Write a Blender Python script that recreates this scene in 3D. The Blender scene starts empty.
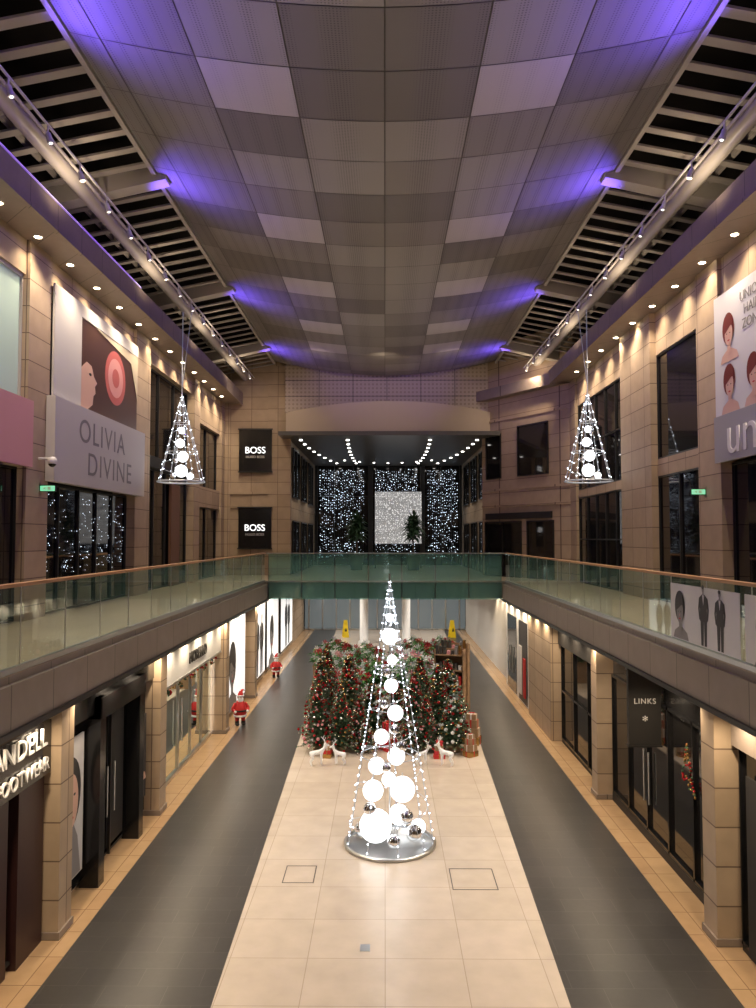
import bpy, math, random
from mathutils import Vector, Matrix
random.seed(7)
S=bpy.context.scene
PI=math.pi
# ---------------------------------------------------------------- materials
def newmat(name):
    m=bpy.data.materials.new(name); m.use_nodes=True
    nt=m.node_tree; return m,nt,nt.nodes['Principled BSDF']
def mat(name,col,rough=.5,metal=0,spec=.5,emit=None,es=0,noise=0):
    m,nt,p=newmat(name)
    p.inputs['Base Color'].default_value=(*col,1)
    p.inputs['Roughness'].default_value=rough
    p.inputs['Metallic'].default_value=metal
    p.inputs['Specular IOR Level'].default_value=spec
    if emit:
        p.inputs['Emission Color'].default_value=(*emit,1)
        p.inputs['Emission Strength'].default_value=es
    if noise:
        n=nt.nodes.new('ShaderNodeTexNoise'); n.inputs['Scale'].default_value=noise
        r=nt.nodes.new('ShaderNodeMixRGB'); r.blend_type='MULTIPLY'; r.inputs[0].default_value=.5
        r.inputs[1].default_value=(*col,1)
        g=nt.nodes.new('ShaderNodeNewGeometry')
        nt.links.new(g.outputs['Position'],n.inputs['Vector'])
        nt.links.new(n.outputs['Fac'],r.inputs[2]); nt.links.new(r.outputs[0],p.inputs['Base Color'])
    return m
def emis(name,col,s,sample=True):
    m=mat(name,(0.8,0.8,0.8),.4,emit=col,es=s)
    if not sample:
        try: m.cycles.emission_sampling='NONE'
        except: pass
    return m
def tile(name,c1,c2,mortar,w,h,rough,ms=.01,floor=False,offset=.5,bump=.15,nscale=3.,spec=.5):
    m,nt,p=newmat(name); L=nt.links.new
    g=nt.nodes.new('ShaderNodeNewGeometry'); sp=nt.nodes.new('ShaderNodeSeparateXYZ'); L(g.outputs['Position'],sp.inputs[0])
    cb=nt.nodes.new('ShaderNodeCombineXYZ')
    if floor:
        L(sp.outputs[0],cb.inputs[0]); L(sp.outputs[1],cb.inputs[1])
    else:
        a=nt.nodes.new('ShaderNodeMath'); a.operation='ADD'; L(sp.outputs[0],a.inputs[0]); L(sp.outputs[1],a.inputs[1])
        L(a.outputs[0],cb.inputs[0]); L(sp.outputs[2],cb.inputs[1])
    b=nt.nodes.new('ShaderNodeTexBrick'); L(cb.outputs[0],b.inputs['Vector'])
    b.inputs['Color1'].default_value=(*c1,1); b.inputs['Color2'].default_value=(*c2,1); b.inputs['Mortar'].default_value=(*mortar,1)
    b.inputs['Scale'].default_value=1; b.inputs['Mortar Size'].default_value=ms; b.inputs['Brick Width'].default_value=w; b.inputs['Row Height'].default_value=h
    b.offset=offset; b.inputs['Bias'].default_value=0
    n=nt.nodes.new('ShaderNodeTexNoise'); n.inputs['Scale'].default_value=nscale; n.inputs['Detail'].default_value=6; L(g.outputs['Position'],n.inputs['Vector'])
    mr=nt.nodes.new('ShaderNodeMapRange'); mr.inputs[3].default_value=.82; mr.inputs[4].default_value=1.12; L(n.outputs['Fac'],mr.inputs[0])
    mx=nt.nodes.new('ShaderNodeMixRGB'); mx.blend_type='MULTIPLY'; mx.inputs[0].default_value=1
    L(b.outputs['Color'],mx.inputs[1]); L(mr.outputs[0],mx.inputs[2]); L(mx.outputs[0],p.inputs['Base Color'])
    p.inputs['Roughness'].default_value=rough; p.inputs['Specular IOR Level'].default_value=spec
    bp=nt.nodes.new('ShaderNodeBump'); bp.inputs['Strength'].default_value=bump; bp.inputs['Distance'].default_value=.01; bp.invert=True
    L(b.outputs['Fac'],bp.inputs['Height']); L(bp.outputs[0],p.inputs['Normal'])
    return m
def perforated(name,col,k=18.,dark=.5):
    m,nt,p=newmat(name); L=nt.links.new
    g=nt.nodes.new('ShaderNodeNewGeometry')
    v=nt.nodes.new('ShaderNodeTexVoronoi'); v.inputs['Scale'].default_value=k; v.inputs['Randomness'].default_value=0; L(g.outputs['Position'],v.inputs['Vector'])
    mr=nt.nodes.new('ShaderNodeMapRange'); mr.inputs[1].default_value=.22; mr.inputs[2].default_value=.32; mr.inputs[3].default_value=dark; mr.inputs[4].default_value=1.
    L(v.outputs['Distance'],mr.inputs[0])
    mx=nt.nodes.new('ShaderNodeMixRGB'); mx.blend_type='MULTIPLY'; mx.inputs[0].default_value=1; mx.inputs[1].default_value=(*col,1)
    L(mr.outputs[0],mx.inputs[2]); L(mx.outputs[0],p.inputs['Base Color'])
    p.inputs['Roughness'].default_value=.55
    return m
def glassmat(name,tint,dif,df,ior=1.5):
    m=bpy.data.materials.new(name); m.use_nodes=True; nt=m.node_tree; nt.nodes.clear(); L=nt.links.new
    o=nt.nodes.new('ShaderNodeOutputMaterial'); t=nt.nodes.new('ShaderNodeBsdfTransparent'); t.inputs[0].default_value=(*tint,1)
    d=nt.nodes.new('ShaderNodeBsdfDiffuse'); d.inputs[0].default_value=(*dif,1)
    g=nt.nodes.new('ShaderNodeBsdfGlossy'); g.inputs['Roughness'].default_value=.02; g.inputs[0].default_value=(.9,1,.97,1)
    m1=nt.nodes.new('ShaderNodeMixShader'); m1.inputs[0].default_value=df; L(t.outputs[0],m1.inputs[1]); L(d.outputs[0],m1.inputs[2])
    f=nt.nodes.new('ShaderNodeFresnel'); f.inputs[0].default_value=ior
    m2=nt.nodes.new('ShaderNodeMixShader'); L(f.outputs[0],m2.inputs[0]); L(m1.outputs[0],m2.inputs[1]); L(g.outputs[0],m2.inputs[2])
    L(m2.outputs[0],o.inputs[0]); return m

STONE=tile('wall_limestone',(.48,.365,.255),(.41,.305,.205),(.15,.10,.07),1.25,.62,.6,.012,offset=.0)
STONE2=tile('taupe_fascia_stone',(.28,.225,.185),(.25,.20,.165),(.10,.08,.06),1.3,2.5,.5,.012,offset=0)
LIGHTF=tile('floor_cream_tiles',(.57,.49,.41),(.52,.445,.365),(.37,.31,.24),1.2,1.2,.24,.006,True,offset=0,nscale=2.2)
DARKF=tile('floor_dark_granite',(.058,.055,.053),(.046,.044,.043),(.09,.085,.08),.9,.45,.30,.005,True,nscale=9,bump=.06)
TANF=tile('floor_tan_border',(.50,.34,.19),(.46,.30,.165),(.25,.16,.09),.75,.75,.25,.008,True,offset=0)
UPF=tile('floor_upper_tiles',(.33,.26,.18),(.30,.24,.17),(.2,.15,.1),.9,.9,.3,.008,True,offset=0)
CREAM=mat('cream_plaster',(.55,.46,.38),.6)
WHITE=mat('white_paint',(.75,.74,.72),.45)
OFFW=mat('offwhite_sign_board',(.60,.58,.55),.5)
BLACK=mat('black_gloss',(.012,.012,.013),.15)
BLACKM=mat('black_matt',(.02,.018,.017),.6)
MAROON=mat('maroon_panel',(.035,.012,.012),.4)
FRAME=mat('dark_metal_frame',(.05,.05,.05),.35,.6)
STEEL=mat('brushed_steel',(.55,.55,.54),.3,.9)
DGLASS=mat('dark_shop_glass',(.012,.011,.011),.04,spec=.8)
GREENG=mat('frosted_green_glass',(.38,.50,.44),.3,emit=(.45,.6,.5),es=.15)
PINK=mat('pink_sign',(.55,.27,.28),.5,emit=(.8,.35,.4),es=.05)
WOODR=mat('timber_handrail',(.50,.27,.13),.35)
SLAT=mat('louvre_paint',(.42,.38,.35),.55)
SLATW=mat('beam_paint',(.50,.46,.42),.5)
TUBE=mat('steel_tube_paint',(.62,.57,.52),.4)
VOID=mat('roof_void_dark',(.022,.018,.017),.9)
P0=perforated('ceiling_panel_dark',(.17,.155,.145)); P1=perforated('ceiling_panel_mid',(.23,.21,.195)); P2=perforated('ceiling_panel_light',(.29,.27,.25)); P3=perforated('ceiling_panel_bright',(.44,.405,.38),18,.8)
BULK=perforated('bulkhead_perforated',(.52,.43,.34),5.,.7)
SEAM=mat('ceiling_seam',(.11,.10,.09),.6)
BGLASS=glassmat('balustrade_glass',(.78,.92,.88),(.26,.48,.43),.08)
BRGLASS=glassmat('bridge_green_glass',(.50,.72,.67),(.18,.42,.38),.36)
CGLASS=glassmat('clear_shop_glass',(.9,.95,.94),(.5,.5,.5),.03)
LAMPW=emis('lamp_lens_warm',(1,.82,.55),18,False)
LAMPT=emis('lamp_lens_track',(1,.92,.8),3,False)
LAMPC=emis('lamp_lens_white',(1,.95,.88),8,False)
FAIRY=emis('fairy_bulb_cool',(.80,.88,1),9,False)
FAIRY2=emis('curtain_bulb_and_reflection',(.72,.84,1),2.2,False)
FAIRY3=emis('panel_bulb_white',(1,.98,.95),1.8,False)
GLOBE=emis('glowing_globe',(.93,.97,1),2.2)
CHROME=mat('mirror_bauble',(.85,.85,.86),.08,1)
WIRE=mat('white_wire',(.5,.52,.55),.35,.3,emit=(.7,.8,1),es=.08)
PURP=emis('purple_led',(.28,.10,1),.5)
EXITG=emis('exit_sign_green',(.03,.7,.3),1.,False)
YEL=mat('yellow_plastic',(.85,.6,.02),.4,emit=(.9,.6,.0),es=.1)
RED=mat('santa_red_cloth',(.50,.02,.02),.7); SKIN=mat('skin_tone',(.62,.36,.25),.55)
GREEN1=mat('pine_needles',(.026,.075,.032),.6); GREEN2=mat('leaf_green',(.06,.20,.04),.5); TRUNK=mat('bark',(.09,.05,.03),.8)
BR=mat('bauble_red',(.42,.014,.02),.18,.4); BS=mat('bauble_silver',(.75,.75,.78),.18,.9); BG=mat('bauble_gold',(.5,.3,.1),.25,.8)
SNOW=mat('frosted_white',(.78,.78,.78),.6,emit=(1,1,1),es=.05)
POINR=mat('poinsettia_red',(.50,.02,.035),.5); POINP=mat('flower_pink',(.72,.32,.36),.5)
WOOD=mat('crate_wood',(.40,.25,.14),.6,noise=6); TERRA=mat('pot_dark',(.06,.055,.05),.5); BRONZE=mat('brown_curtain',(.16,.075,.045),.5)
HAIR=mat('print_auburn_hair',(.16,.02,.015),.6); SKINP=mat('print_skin',(.66,.42,.33),.5); PRG=mat('print_grey',(.25,.24,.24),.5); PRL=mat('print_pale',(.66,.65,.65),.5); PRD=mat('print_dark',(.035,.033,.035),.5)
POSTER=mat('backlit_poster_white',(.8,.8,.8),.4,emit=(1,.98,.95),es=.8)
PRPH=mat('poster_dark_photo',(.09,.045,.035),.35); ROSE=mat('poster_rose',(.55,.14,.13),.5); CUSH=mat('poster_cream',(.62,.53,.38),.5); ROSEL=mat('poster_rose_light',(.75,.35,.33),.5)
GREYS=mat('grey_sign_band',(.36,.355,.37),.5); GREYT=mat('grey_lettering',(.22,.21,.21),.5)
INTW=mat('shop_interior_white',(.7,.68,.63),.6)
# ---------------------------------------------------------------- builder
class Fr:
    def __init__(s,ox,oy,ux,uy,nx,ny): s.o=(ox,oy); s.u=(ux,uy); s.n=(nx,ny)
    def p(s,u,z,d): return (s.o[0]+s.u[0]*u+s.n[0]*d, s.o[1]+s.u[1]*u+s.n[1]*d, z)
class B:
    def __init__(s): s.v=[];s.f=[];s.m=[];s.sm=[];s.mats=[]
    def mi(s,m):
        if m not in s.mats: s.mats.append(m)
        return s.mats.index(m)
    def add(s,vs,fs,m,smooth=False):
        k=len(s.v); s.v+= [tuple(v) for v in vs]; i=s.mi(m)
        for f in fs: s.f.append([a+k for a in f]); s.m.append(i); s.sm.append(smooth)
    def hexa(s,c,m): s.add(c,[(0,3,2,1),(4,5,6,7),(0,1,5,4),(1,2,6,5),(2,3,7,6),(3,0,4,7)],m)
    def box(s,x0,x1,y0,y1,z0,z1,m):
        s.hexa([(x0,y0,z0),(x1,y0,z0),(x1,y1,z0),(x0,y1,z0),(x0,y0,z1),(x1,y0,z1),(x1,y1,z1),(x0,y1,z1)],m)
    def fb(s,F,u0,u1,z0,z1,d0,d1,m):
        s.hexa([F.p(u0,z0,d0),F.p(u1,z0,d0),F.p(u1,z0,d1),F.p(u0,z0,d1),F.p(u0,z1,d0),F.p(u1,z1,d0),F.p(u1,z1,d1),F.p(u0,z1,d1)],m)
    def fpoly(s,F,pts,d,m): s.add([F.p(a,b,d) for a,b in pts],[list(range(len(pts)))],m)
    def fdisc(s,F,u,z,ru,rz,d,m,n=20): s.fpoly(F,[(u+ru*math.cos(2*PI*i/n),z+rz*math.sin(2*PI*i/n)) for i in range(n)],d,m)
    def quad(s,pts,m): s.add(pts,[list(range(len(pts)))],m)
    def beam(s,p,q,r,m,n=6,r2=None,smooth=True):
        p=Vector(p);q=Vector(q); r2=r if r2 is None else r2
        d=(q-p).normalized(); a=d.orthogonal().normalized(); b=d.cross(a)
        vs=[]
        for c,rr in((p,r),(q,r2)):
            for i in range(n): t=2*PI*i/n; vs.append(c+(a*math.cos(t)+b*math.sin(t))*rr)
        fs=[(i,(i+1)%n,n+(i+1)%n,n+i) for i in range(n)]
        s.add(vs,fs,m,smooth); s.add(vs[:n],[list(range(n))[::-1]],m); s.add(vs[n:],[list(range(n))],m)
    def sph(s,c,r,m,n=14,k=9,sz=1.,sx=1.,sy=1.):
        vs=[(c[0],c[1],c[2]+r*sz)]
        for j in range(1,k):
            t=PI*j/k
            for i in range(n):
                a=2*PI*i/n; vs.append((c[0]+sx*r*math.sin(t)*math.cos(a),c[1]+sy*r*math.sin(t)*math.sin(a),c[2]+sz*r*math.cos(t)))
        vs.append((c[0],c[1],c[2]-r*sz)); fs=[]
        for i in range(n): fs.append((0,1+i,1+(i+1)%n))
        for j in range(k-2):
            for i in range(n):
                a=1+j*n; fs.append((a+i,a+n+i,a+n+(i+1)%n,a+(i+1)%n))
        a=1+(k-2)*n
        for i in range(n): fs.append((a+i,len(vs)-1,a+(i+1)%n))
        s.add(vs,fs,m,True)
    def octa(s,c,r,m):
        x,y,z=c
        s.add([(x+r,y,z),(x-r,y,z),(x,y+r,z),(x,y-r,z),(x,y,z+r),(x,y,z-r)],[(0,2,4),(2,1,4),(1,3,4),(3,0,4),(2,0,5),(1,2,5),(3,1,5),(0,3,5)],m)
    def lathe(s,prof,cx,cy,m,n=20,z0=0):
        vs=[];k=len(prof)
        for r,z in prof:
            for i in range(n): a=2*PI*i/n; vs.append((cx+r*math.cos(a),cy+r*math.sin(a),z0+z))
        fs=[(j*n+i,j*n+(i+1)%n,(j+1)*n+(i+1)%n,(j+1)*n+i) for j in range(k-1) for i in range(n)]
        s.add(vs,fs,m,True)
    def ring(s,c,R,r,m,n=36,k=6):
        for i in range(n):
            a=2*PI*i/n;b=2*PI*(i+1)/n
            s.beam((c[0]+R*math.cos(a),c[1]+R*math.sin(a),c[2]),(c[0]+R*math.cos(b),c[1]+R*math.sin(b),c[2]),r,m,k)
    def mesh(s,name):
        me=bpy.data.meshes.new(name); me.from_pydata(s.v,[],s.f)
        for m in s.mats: me.materials.append(m)
        me.polygons.foreach_set('material_index',s.m); me.polygons.foreach_set('use_smooth',s.sm); me.update(); return me
    def done(s,name,parent=None):
        o=bpy.data.objects.new(name,s.mesh(name)); S.collection.objects.link(o)
        if parent: o.parent=parent
        return o
def inst(name,me,loc,rot=0,sc=1,parent=None):
    o=bpy.data.objects.new(name,me); S.collection.objects.link(o); o.location=loc; o.rotation_euler[2]=rot
    o.scale=(sc,sc,sc) if not isinstance(sc,tuple) else sc
    if parent:o.parent=parent
    return o
def text(parent,name,txt,F,u,z,size,d,m,ext=.015,sx=1.,sp=1.):
    c=bpy.data.curves.new(name,'FONT'); c.body=txt; c.size=size; c.extrude=ext; c.align_x='CENTER'; c.align_y='CENTER'; c.space_character=sp
    c.materials.append(m); o=bpy.data.objects.new(name,c); S.collection.objects.link(o)
    n=Vector((F.n[0],F.n[1],0)); up=Vector((0,0,1)); r=(-n).cross(up)
    M=Matrix.Identity(4)
    for i in range(3): M[i][0]=r[i]*sx; M[i][1]=up[i]; M[i][2]=n[i]
    q=F.p(u,z,d)
    for i in range(3): M[i][3]=q[i]
    o.matrix_world=M; o.parent=parent
    return o
def spot(name,loc,target,power,col,angle,blend=.6,r=.04):
    l=bpy.data.lights.new(name,'SPOT'); l.energy=power; l.color=col; l.spot_size=math.radians(angle); l.spot_blend=blend; l.shadow_soft_size=r
    o=bpy.data.objects.new(name,l); S.collection.objects.link(o); o.location=loc
    o.rotation_euler=(Vector(target)-Vector(loc)).to_track_quat('-Z','Y').to_euler(); return o
def glaz(b,F,u0,u1,z0,z1,d,nm,nt,g=DGLASS,fr=FRAME,w=.05,extra=None):
    b.fb(F,u0,u1,z0,z1,d-.02,d,g)
    for i in range(nm+1):
        u=u0+(u1-u0)*i/nm; b.fb(F,max(u0,u-w/2),min(u1,u+w/2)+.001,z0,z1,d,d+.06,fr)
    for z in [z0,z1-w]+[z0+(z1-z0)*j/nt for j in range(1,nt)]: b.fb(F,u0,u1,z,z+w,d,d+.06,fr)
WARM=(1,.79,.54); WARM2=(1,.87,.73)
# ---------------------------------------------------------------- floors
b=B(); ys=[-6,4,10,24,34,44,56]; Li=[-2.3,-2.35,-2.4,-2.75,-3.0,-3.3,-3.5]; Ri=[2.5,2.5,2.55,3.0,3.4,3.9,4.2]
for k in range(6):
    cols=[(-9.6,-9.6,-5,-5,TANF),(-5,-5,Li[k],Li[k+1],DARKF),(Li[k],Li[k+1],Ri[k],Ri[k+1],LIGHTF),(Ri[k],Ri[k+1],4.98,4.98,DARKF),(4.98,4.98,9.6,9.6,TANF)]
    for a0,a1,c0,c1,m in cols: b.quad([(a0,ys[k],0),(c0,ys[k],0),(c1,ys[k+1],0),(a1,ys[k+1],0)],m)
b.done('floor')
b=B()
for x0,x1,y0,y1 in((-1.95,-1.35,14.55,15.3),(1.25,2.1,14.3,15.2)):
        w=.018
        b.box(x0,x1,y0,y0+w,.001,.004,TERRA);b.box(x0,x1,y1-w,y1,.001,.004,TERRA);b.box(x0,x0+w,y0,y1,.001,.004,TERRA);b.box(x1-w,x1,y0,y1,.001,.004,TERRA)
b.box(-.4,-.24,12.2,12.4,.001,.006,STEEL)
b.done('floor_access_hatch')
UZ=4.64; SB=3.93; EYE=6.5
b=B()
for s in(-1,1):
    x0,x1=sorted((s*5.1,s*9.0))
    b.box(x0,x1,-5,32.5,SB,UZ-.02,STONE2); b.box(x0,x1,-5,32.5,UZ-.02,UZ,UPF)
b.box(-9,9,32.5,56,SB,UZ-.02,STONE2); b.box(-9,9,32.5,56,UZ-.02,UZ,UPF)
b.box(-5.1,5.1,-5,-1.2,SB,UZ,STONE2)
b.done('floor_upper')
for nm,s in(('left',-1),('right',1)):
    b=B(); x0,x1=sorted((s*5.1,s*5.02)); b.box(x0,x1,-5,32.45,SB-.02,UZ-.12,STONE2); x0,x1=sorted((s*5.1,s*4.97)); b.box(x0,x1,-5,32.45,SB-.10,SB-.02,FRAME)
    b.done('trim_fascia_'+nm)
for s in(-1,1):
    b=B(); y=.2
    while y<32.3:
        y1=min(y+1.5,32.4); x=s*5.15
        q=[(x,y+.012,UZ),(x,y+.012,5.82),(x,y1-.012,5.82),(x,y1-.012,UZ)]
        b.quad(q[::-1] if s<0 else q,BGLASS); b.box(x-.006,x+.006,y-.009,y+.009,UZ,5.82,STEEL)
        y+=1.5
    b.box(*sorted((s*5.10,s*5.2)),.2,32.4,5.82,5.87,WOODR)
    b.box(*sorted((s*5.11,s*5.19)),.2,32.4,UZ,UZ+.08,STEEL)
    b.done('glass_balustrade')
b=B(); n=7
for i in range(n):
    a=-5.0+10./n*i; c=a+10./n-.02; a+=.02
    b.quad([(a,32.43,SB-.05),(c,32.43,SB-.05),(c,32.43,5.82),(a,32.43,5.82)],BRGLASS)
    b.box(a-.03,a-.01,32.42,32.44,SB-.05,5.82,FRAME)
b.box(-5.1,5.1,32.38,32.47,5.82,5.87,STEEL); b.box(-5.1,5.1,32.41,32.425,UZ-.03,UZ+.03,STEEL)
b.done('bridge_glass_balustrade')
# ---------------------------------------------------------------- upper walls
FL=Fr(-8.2,0,0,1,1,0); FR=Fr(8.2,0,0,1,-1,0)
ST=13.3
def pier(b,F,u0,u1,d=.12,z0=UZ,z1=ST): b.fb(F,u0,u1,z0,z1,-.6,d,STONE)
b=B(); F=FL
for u0,u1 in((-5,9),(16.9,18.0),(24.3,25.8),(31.8,32.8),(37.2,38.2)): pier(b,F,u0,u1)
for u0,u1,z in((9,16.9,12.5),(18,24.3,12.7),(25.8,31.8,12.6),(32.8,37.2,11.6)): b.fb(F,u0,u1,z,ST,-.6,0.02,STONE)
b.fb(F,25.8,31.8,9.0,9.4,-.6,0.0,FRAME); b.fb(F,32.8,37.2,7.9,8.8,-.6,0.02,STONE)
b.fb(F,-5,38.2,UZ,ST,-.9,-.6,BLACKM)
b.done('wall_left')
b=B(); F=FR
for u0,u1,d in((-5,7,.12),(18.2,19.5,.12),(22.7,25.6,.2),(32.0,33.0,.12)): pier(b,F,u0,u1,d)
for u0,u1,z in((7,18.2,12.3),(19.5,22.7,12.0),(25.6,32,12.1)): b.fb(F,u0,u1,z,ST,-.6,0.02,STONE)
b.fb(F,19.5,22.7,8.35,8.85,-.6,.02,STONE); b.fb(F,25.6,32,8.2,8.5,-.6,0.02,STONE)
b.fb(F,-5,33.,UZ,ST,-.9,-.6,BLACKM)
b.done('wall_right')
b=B(); glaz(b,FL,9,16.9,9.6,12.5,-.1,4,1,GREENG,SLATW,.07); b.done('window_1')
b=B(); glaz(b,FL,9,16.9,UZ,8.1,-.15,4,1); b.done('window_2')
b=B(); glaz(b,FL,18,24.3,UZ,7.85,-.2,5,1)
for i in range(200): p=FL.p(random.uniform(18.2,24.1),random.uniform(5.6,7.7),-.17); b.octa(p,random.choice((.008,.013)),FAIRY2)  # glowing dots stand in for fairy-light reflections in the shop glass
b.done('window_3')
b=B(); glaz(b,FL,25.8,31.8,9.4,12.6,-.25,3,1); b.done('window_4')
b=B(); glaz(b,FL,25.8,31.8,UZ,9.0,-.25,4,1); b.fb(FL,29.2,30.4,UZ,8.6,-.18,-.08,BRONZE); b.done('window_5')
b=B(); glaz(b,FL,32.8,37.2,8.8,11.6,-.2,2,1); glaz(b,FL,32.8,37.2,UZ,7.9,-.2,2,1); b.done('window_6')
b=B(); glaz(b,FR,7,18.2,UZ,8.3,-.2,5,1); b.done('window_7')
b=B(); glaz(b,FR,19.5,22.7,8.85,12.0,-.06,1,1); glaz(b,FR,19.5,22.7,UZ,8.35,-.06,2,1); b.done('window_8')
b=B(); glaz(b,FR,25.6,32,8.5,12.1,-.06,5,2); glaz(b,FR,25.6,32,UZ,8.2,-.06,5,2); b.done('window_9')
b=B(); b.fb(FL,-5,38,ST,13.85,-.7,1.0,STONE2); b.fb(FL,-5,37.9,ST-.08,ST,.93,1.03,STONE2); b.done('trim_cornice_left')
b=B(); b.fb(FR,-5,33,ST,13.85,-.7,1.0,STONE2); b.fb(FR,-5,32.9,ST-.08,ST,.93,1.03,STONE2)
b.done('trim_cornice_right')
b=B(); b.fb(FL,-4.9,22,13.88,13.91,.9,1.0,PURP); b.fb(FR,-4.9,14,13.88,13.91,.9,1.0,PURP); b.done('purple_led_strip')
F3=Fr(-8.2,38,1,0,0,-1)
b=B(); b.fb(F3,-.5,3.4,UZ,16,-.3,0,STONE); b.fb(F3,2.3,3.45,UZ,15.2,0,.1,STONE); b.fb(F3,0,.4,UZ,15.2,0,.1,STONE)
for z in(8.0,8.7): b.fb(F3,.4,2.3,z,z+.12,0,.07,STONE)
b.done('wall_return_left')
TXW=emis('sign_text_white',(1,1,1),1.6,False)
for z0,z1 in((9.85,11.95),(6.0,8.0)):
    b=B(); b.fb(F3,.85,2.5,z0,z1,.1,.16,BLACK); b.fb(F3,.8,2.55,z1,z1+.06,.1,.2,FRAME); b.fb(F3,.8,2.55,z0-.06,z0,.1,.2,FRAME)
    o=b.done('illuminated_shop_sign'); text(o,'lettering','BOSS',F3,1.67,(z0+z1)/2,.46,.17,TXW); text(o,'small_lettering','HUGO BOSS',F3,1.67,(z0+z1)/2-.33,.17,.17,WHITE)
for nm,s,x in(('left',-1,4.85),('right',1,5.3)):
    F=Fr(s*x,38,0,1,-s,0); b=B(); b.fb(F,0,14.5,UZ,16,-.4,0,STONE); b.done('wall_far_'+nm)
    b=B()
    for z0,z1 in((UZ,7.4),(8.6,11.2)):
        for u in(1.2,5.2,9.2): glaz(b,F,u,u+2.8,z0,z1,.05,2,1)
    b.done('window_10')
ax,ay=4.9-8.2,38.0-32.8; LN=math.hypot(ax,ay); U=(ax/LN,ay/LN); F4=Fr(8.2,32.8,U[0],U[1],-U[1],U[0])
b=B(); b.fb(F4,0,LN,UZ,16,-.4,0,STONE); b.fb(F4,0,LN,ST,13.8,0,.5,STONE2)
for z in(8.0,8.8,12.2): b.fb(F4,0,LN,z,z+.1,0,.06,STONE)
b.done('wall_angled_right')
b=B(); glaz(b,F4,1.5,3.5,9.4,11.8,.03,1,1); glaz(b,F4,4.7,5.8,9.4,11.6,.03,1,1); glaz(b,F4,1.2,2.9,UZ,7.3,.03,1,1); glaz(b,F4,3.3,5.9,UZ,7.3,.03,2,1); b.done('window_11')
b=B(); b.fb(F4,1.3,5.8,7.4,7.7,.01,.12,BLACKM); b.done('shop_fascia')
# ---------------------------------------------------------------- bulkhead and end
b=B(); b.box(-5.0,5.4,37.6,37.9,12.8,16,BULK)
nn=24
for i in range(nn):
    t0=i/nn;t1=(i+1)/nn; xa=-4.95+10.3*t0; xb=-4.95+10.3*t1
    f=lambda t:1.3*(1-(2*t-1)**2)
    h=lambda t:12.75+.35*(1-(2*t-1)**2)
    b.add([(xa,37.5-f(t0)*.6,11.5),(xb,37.5-f(t1)*.6,11.5),(xb,37.5-f(t1),h(t1)),(xa,37.5-f(t0),h(t0))],[(0,1,2,3)],CREAM,True)
    b.quad([(xa,37.6,h(t0)+.02),(xb,37.6,h(t1)+.02),(xb,37.5-f(t1),h(t1)),(xa,37.5-f(t0),h(t0))],CREAM)
for x in(-3.3,-1.6,0.1,1.8,3.5): b.box(x-.015,x+.015,37.585,37.6,12.8,15.2,SEAM)
for z in(13.6,14.4): b.box(-5,5.4,37.585,37.6,z-.015,z+.015,SEAM)
b.done('wall_bulkhead')
b=B(); b.box(-5.2,5.6,36.6,53,11.5,11.7,mat('end_ceiling_dark',(.11,.105,.10),.35))
b.done('ceiling_end')
b=B()
for cx in(-4.3,-1.9,2.3,4.7):
    sg=-1 if cx<0 else 1
    for i in range(8):
        t=i/7; x=cx*(1-.25*t*t)+(0.5*t*sg if abs(cx)<3 else 0); y=38.4+12*t
        b.lathe([(0,-.03),(.085,-.03),(.085,0)],x,y,LAMPC,10,11.5)
for i in range(7):
    t=i/6; b.lathe([(0,-.03),(.07,-.03),(.07,0)],-2.6+5.6*t,48.5+1.8*math.sin(PI*t),LAMPC,10,11.5)
b.done('ceiling_downlights_end')
b=B(); b.box(-5,5.4,52.3,52.4,UZ,11.5,DGLASS)
for x in(-4.8,-1.0,2.6,5.3): b.box(x-.16,x+.16,52.0,52.3,UZ,11.5,FRAME)
for x in(-3.5,-2.2,.2,1.4,3.9,4.6): b.box(x-.03,x+.03,52.2,52.3,UZ,11.5,FRAME)
for z in(7.2,9.4): b.box(-5,5.4,52.2,52.3,z-.03,z+.03,FRAME)
b.done('window_12')
b=B()
for x0,x1 in((-4.5,-1.3),(-.7,2.3),(2.9,5.0)):
    k=int((x1-x0)/.14)
    for i in range(k):
        x=x0+(i+.5)*.14; z=11.2-random.random()*.2; b.beam((x,51.7,11.45),(x,51.7,UZ+.6),.004,FRAME,3)
        while z>UZ+.5:
            if random.random()<(.85 if z>8.5 else .6): b.octa((x+random.uniform(-.04,.04),51.7,z),random.choice((.015,.02,.026,.038)),FAIRY2)
            z-=random.uniform(.12,.26)
b.done('fairy_light_curtain')
b=B(); b.box(-.62,2.25,46.5,46.56,6.15,9.35,mat('panel_backing',(.55,.55,.56),.5,emit=(1,1,1),es=.18)); 
for i in range(26):
    for j in range(28):
        if random.random()<.8: b.octa((-.56+2.75*i/25+random.uniform(-.04,.04),46.47,6.22+3.06*j/27+random.uniform(-.03,.03)),random.choice((.012,.018,.026)),FAIRY3)
for x in(-.6,2.2): b.beam((x,46.53,9.35),(x,46.53,11.5),.012,FRAME,4); b.box(x-.04,x+.04,46.5,46.56,UZ,6.15,FRAME)
b.done('sparkling_light_panel')
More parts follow.
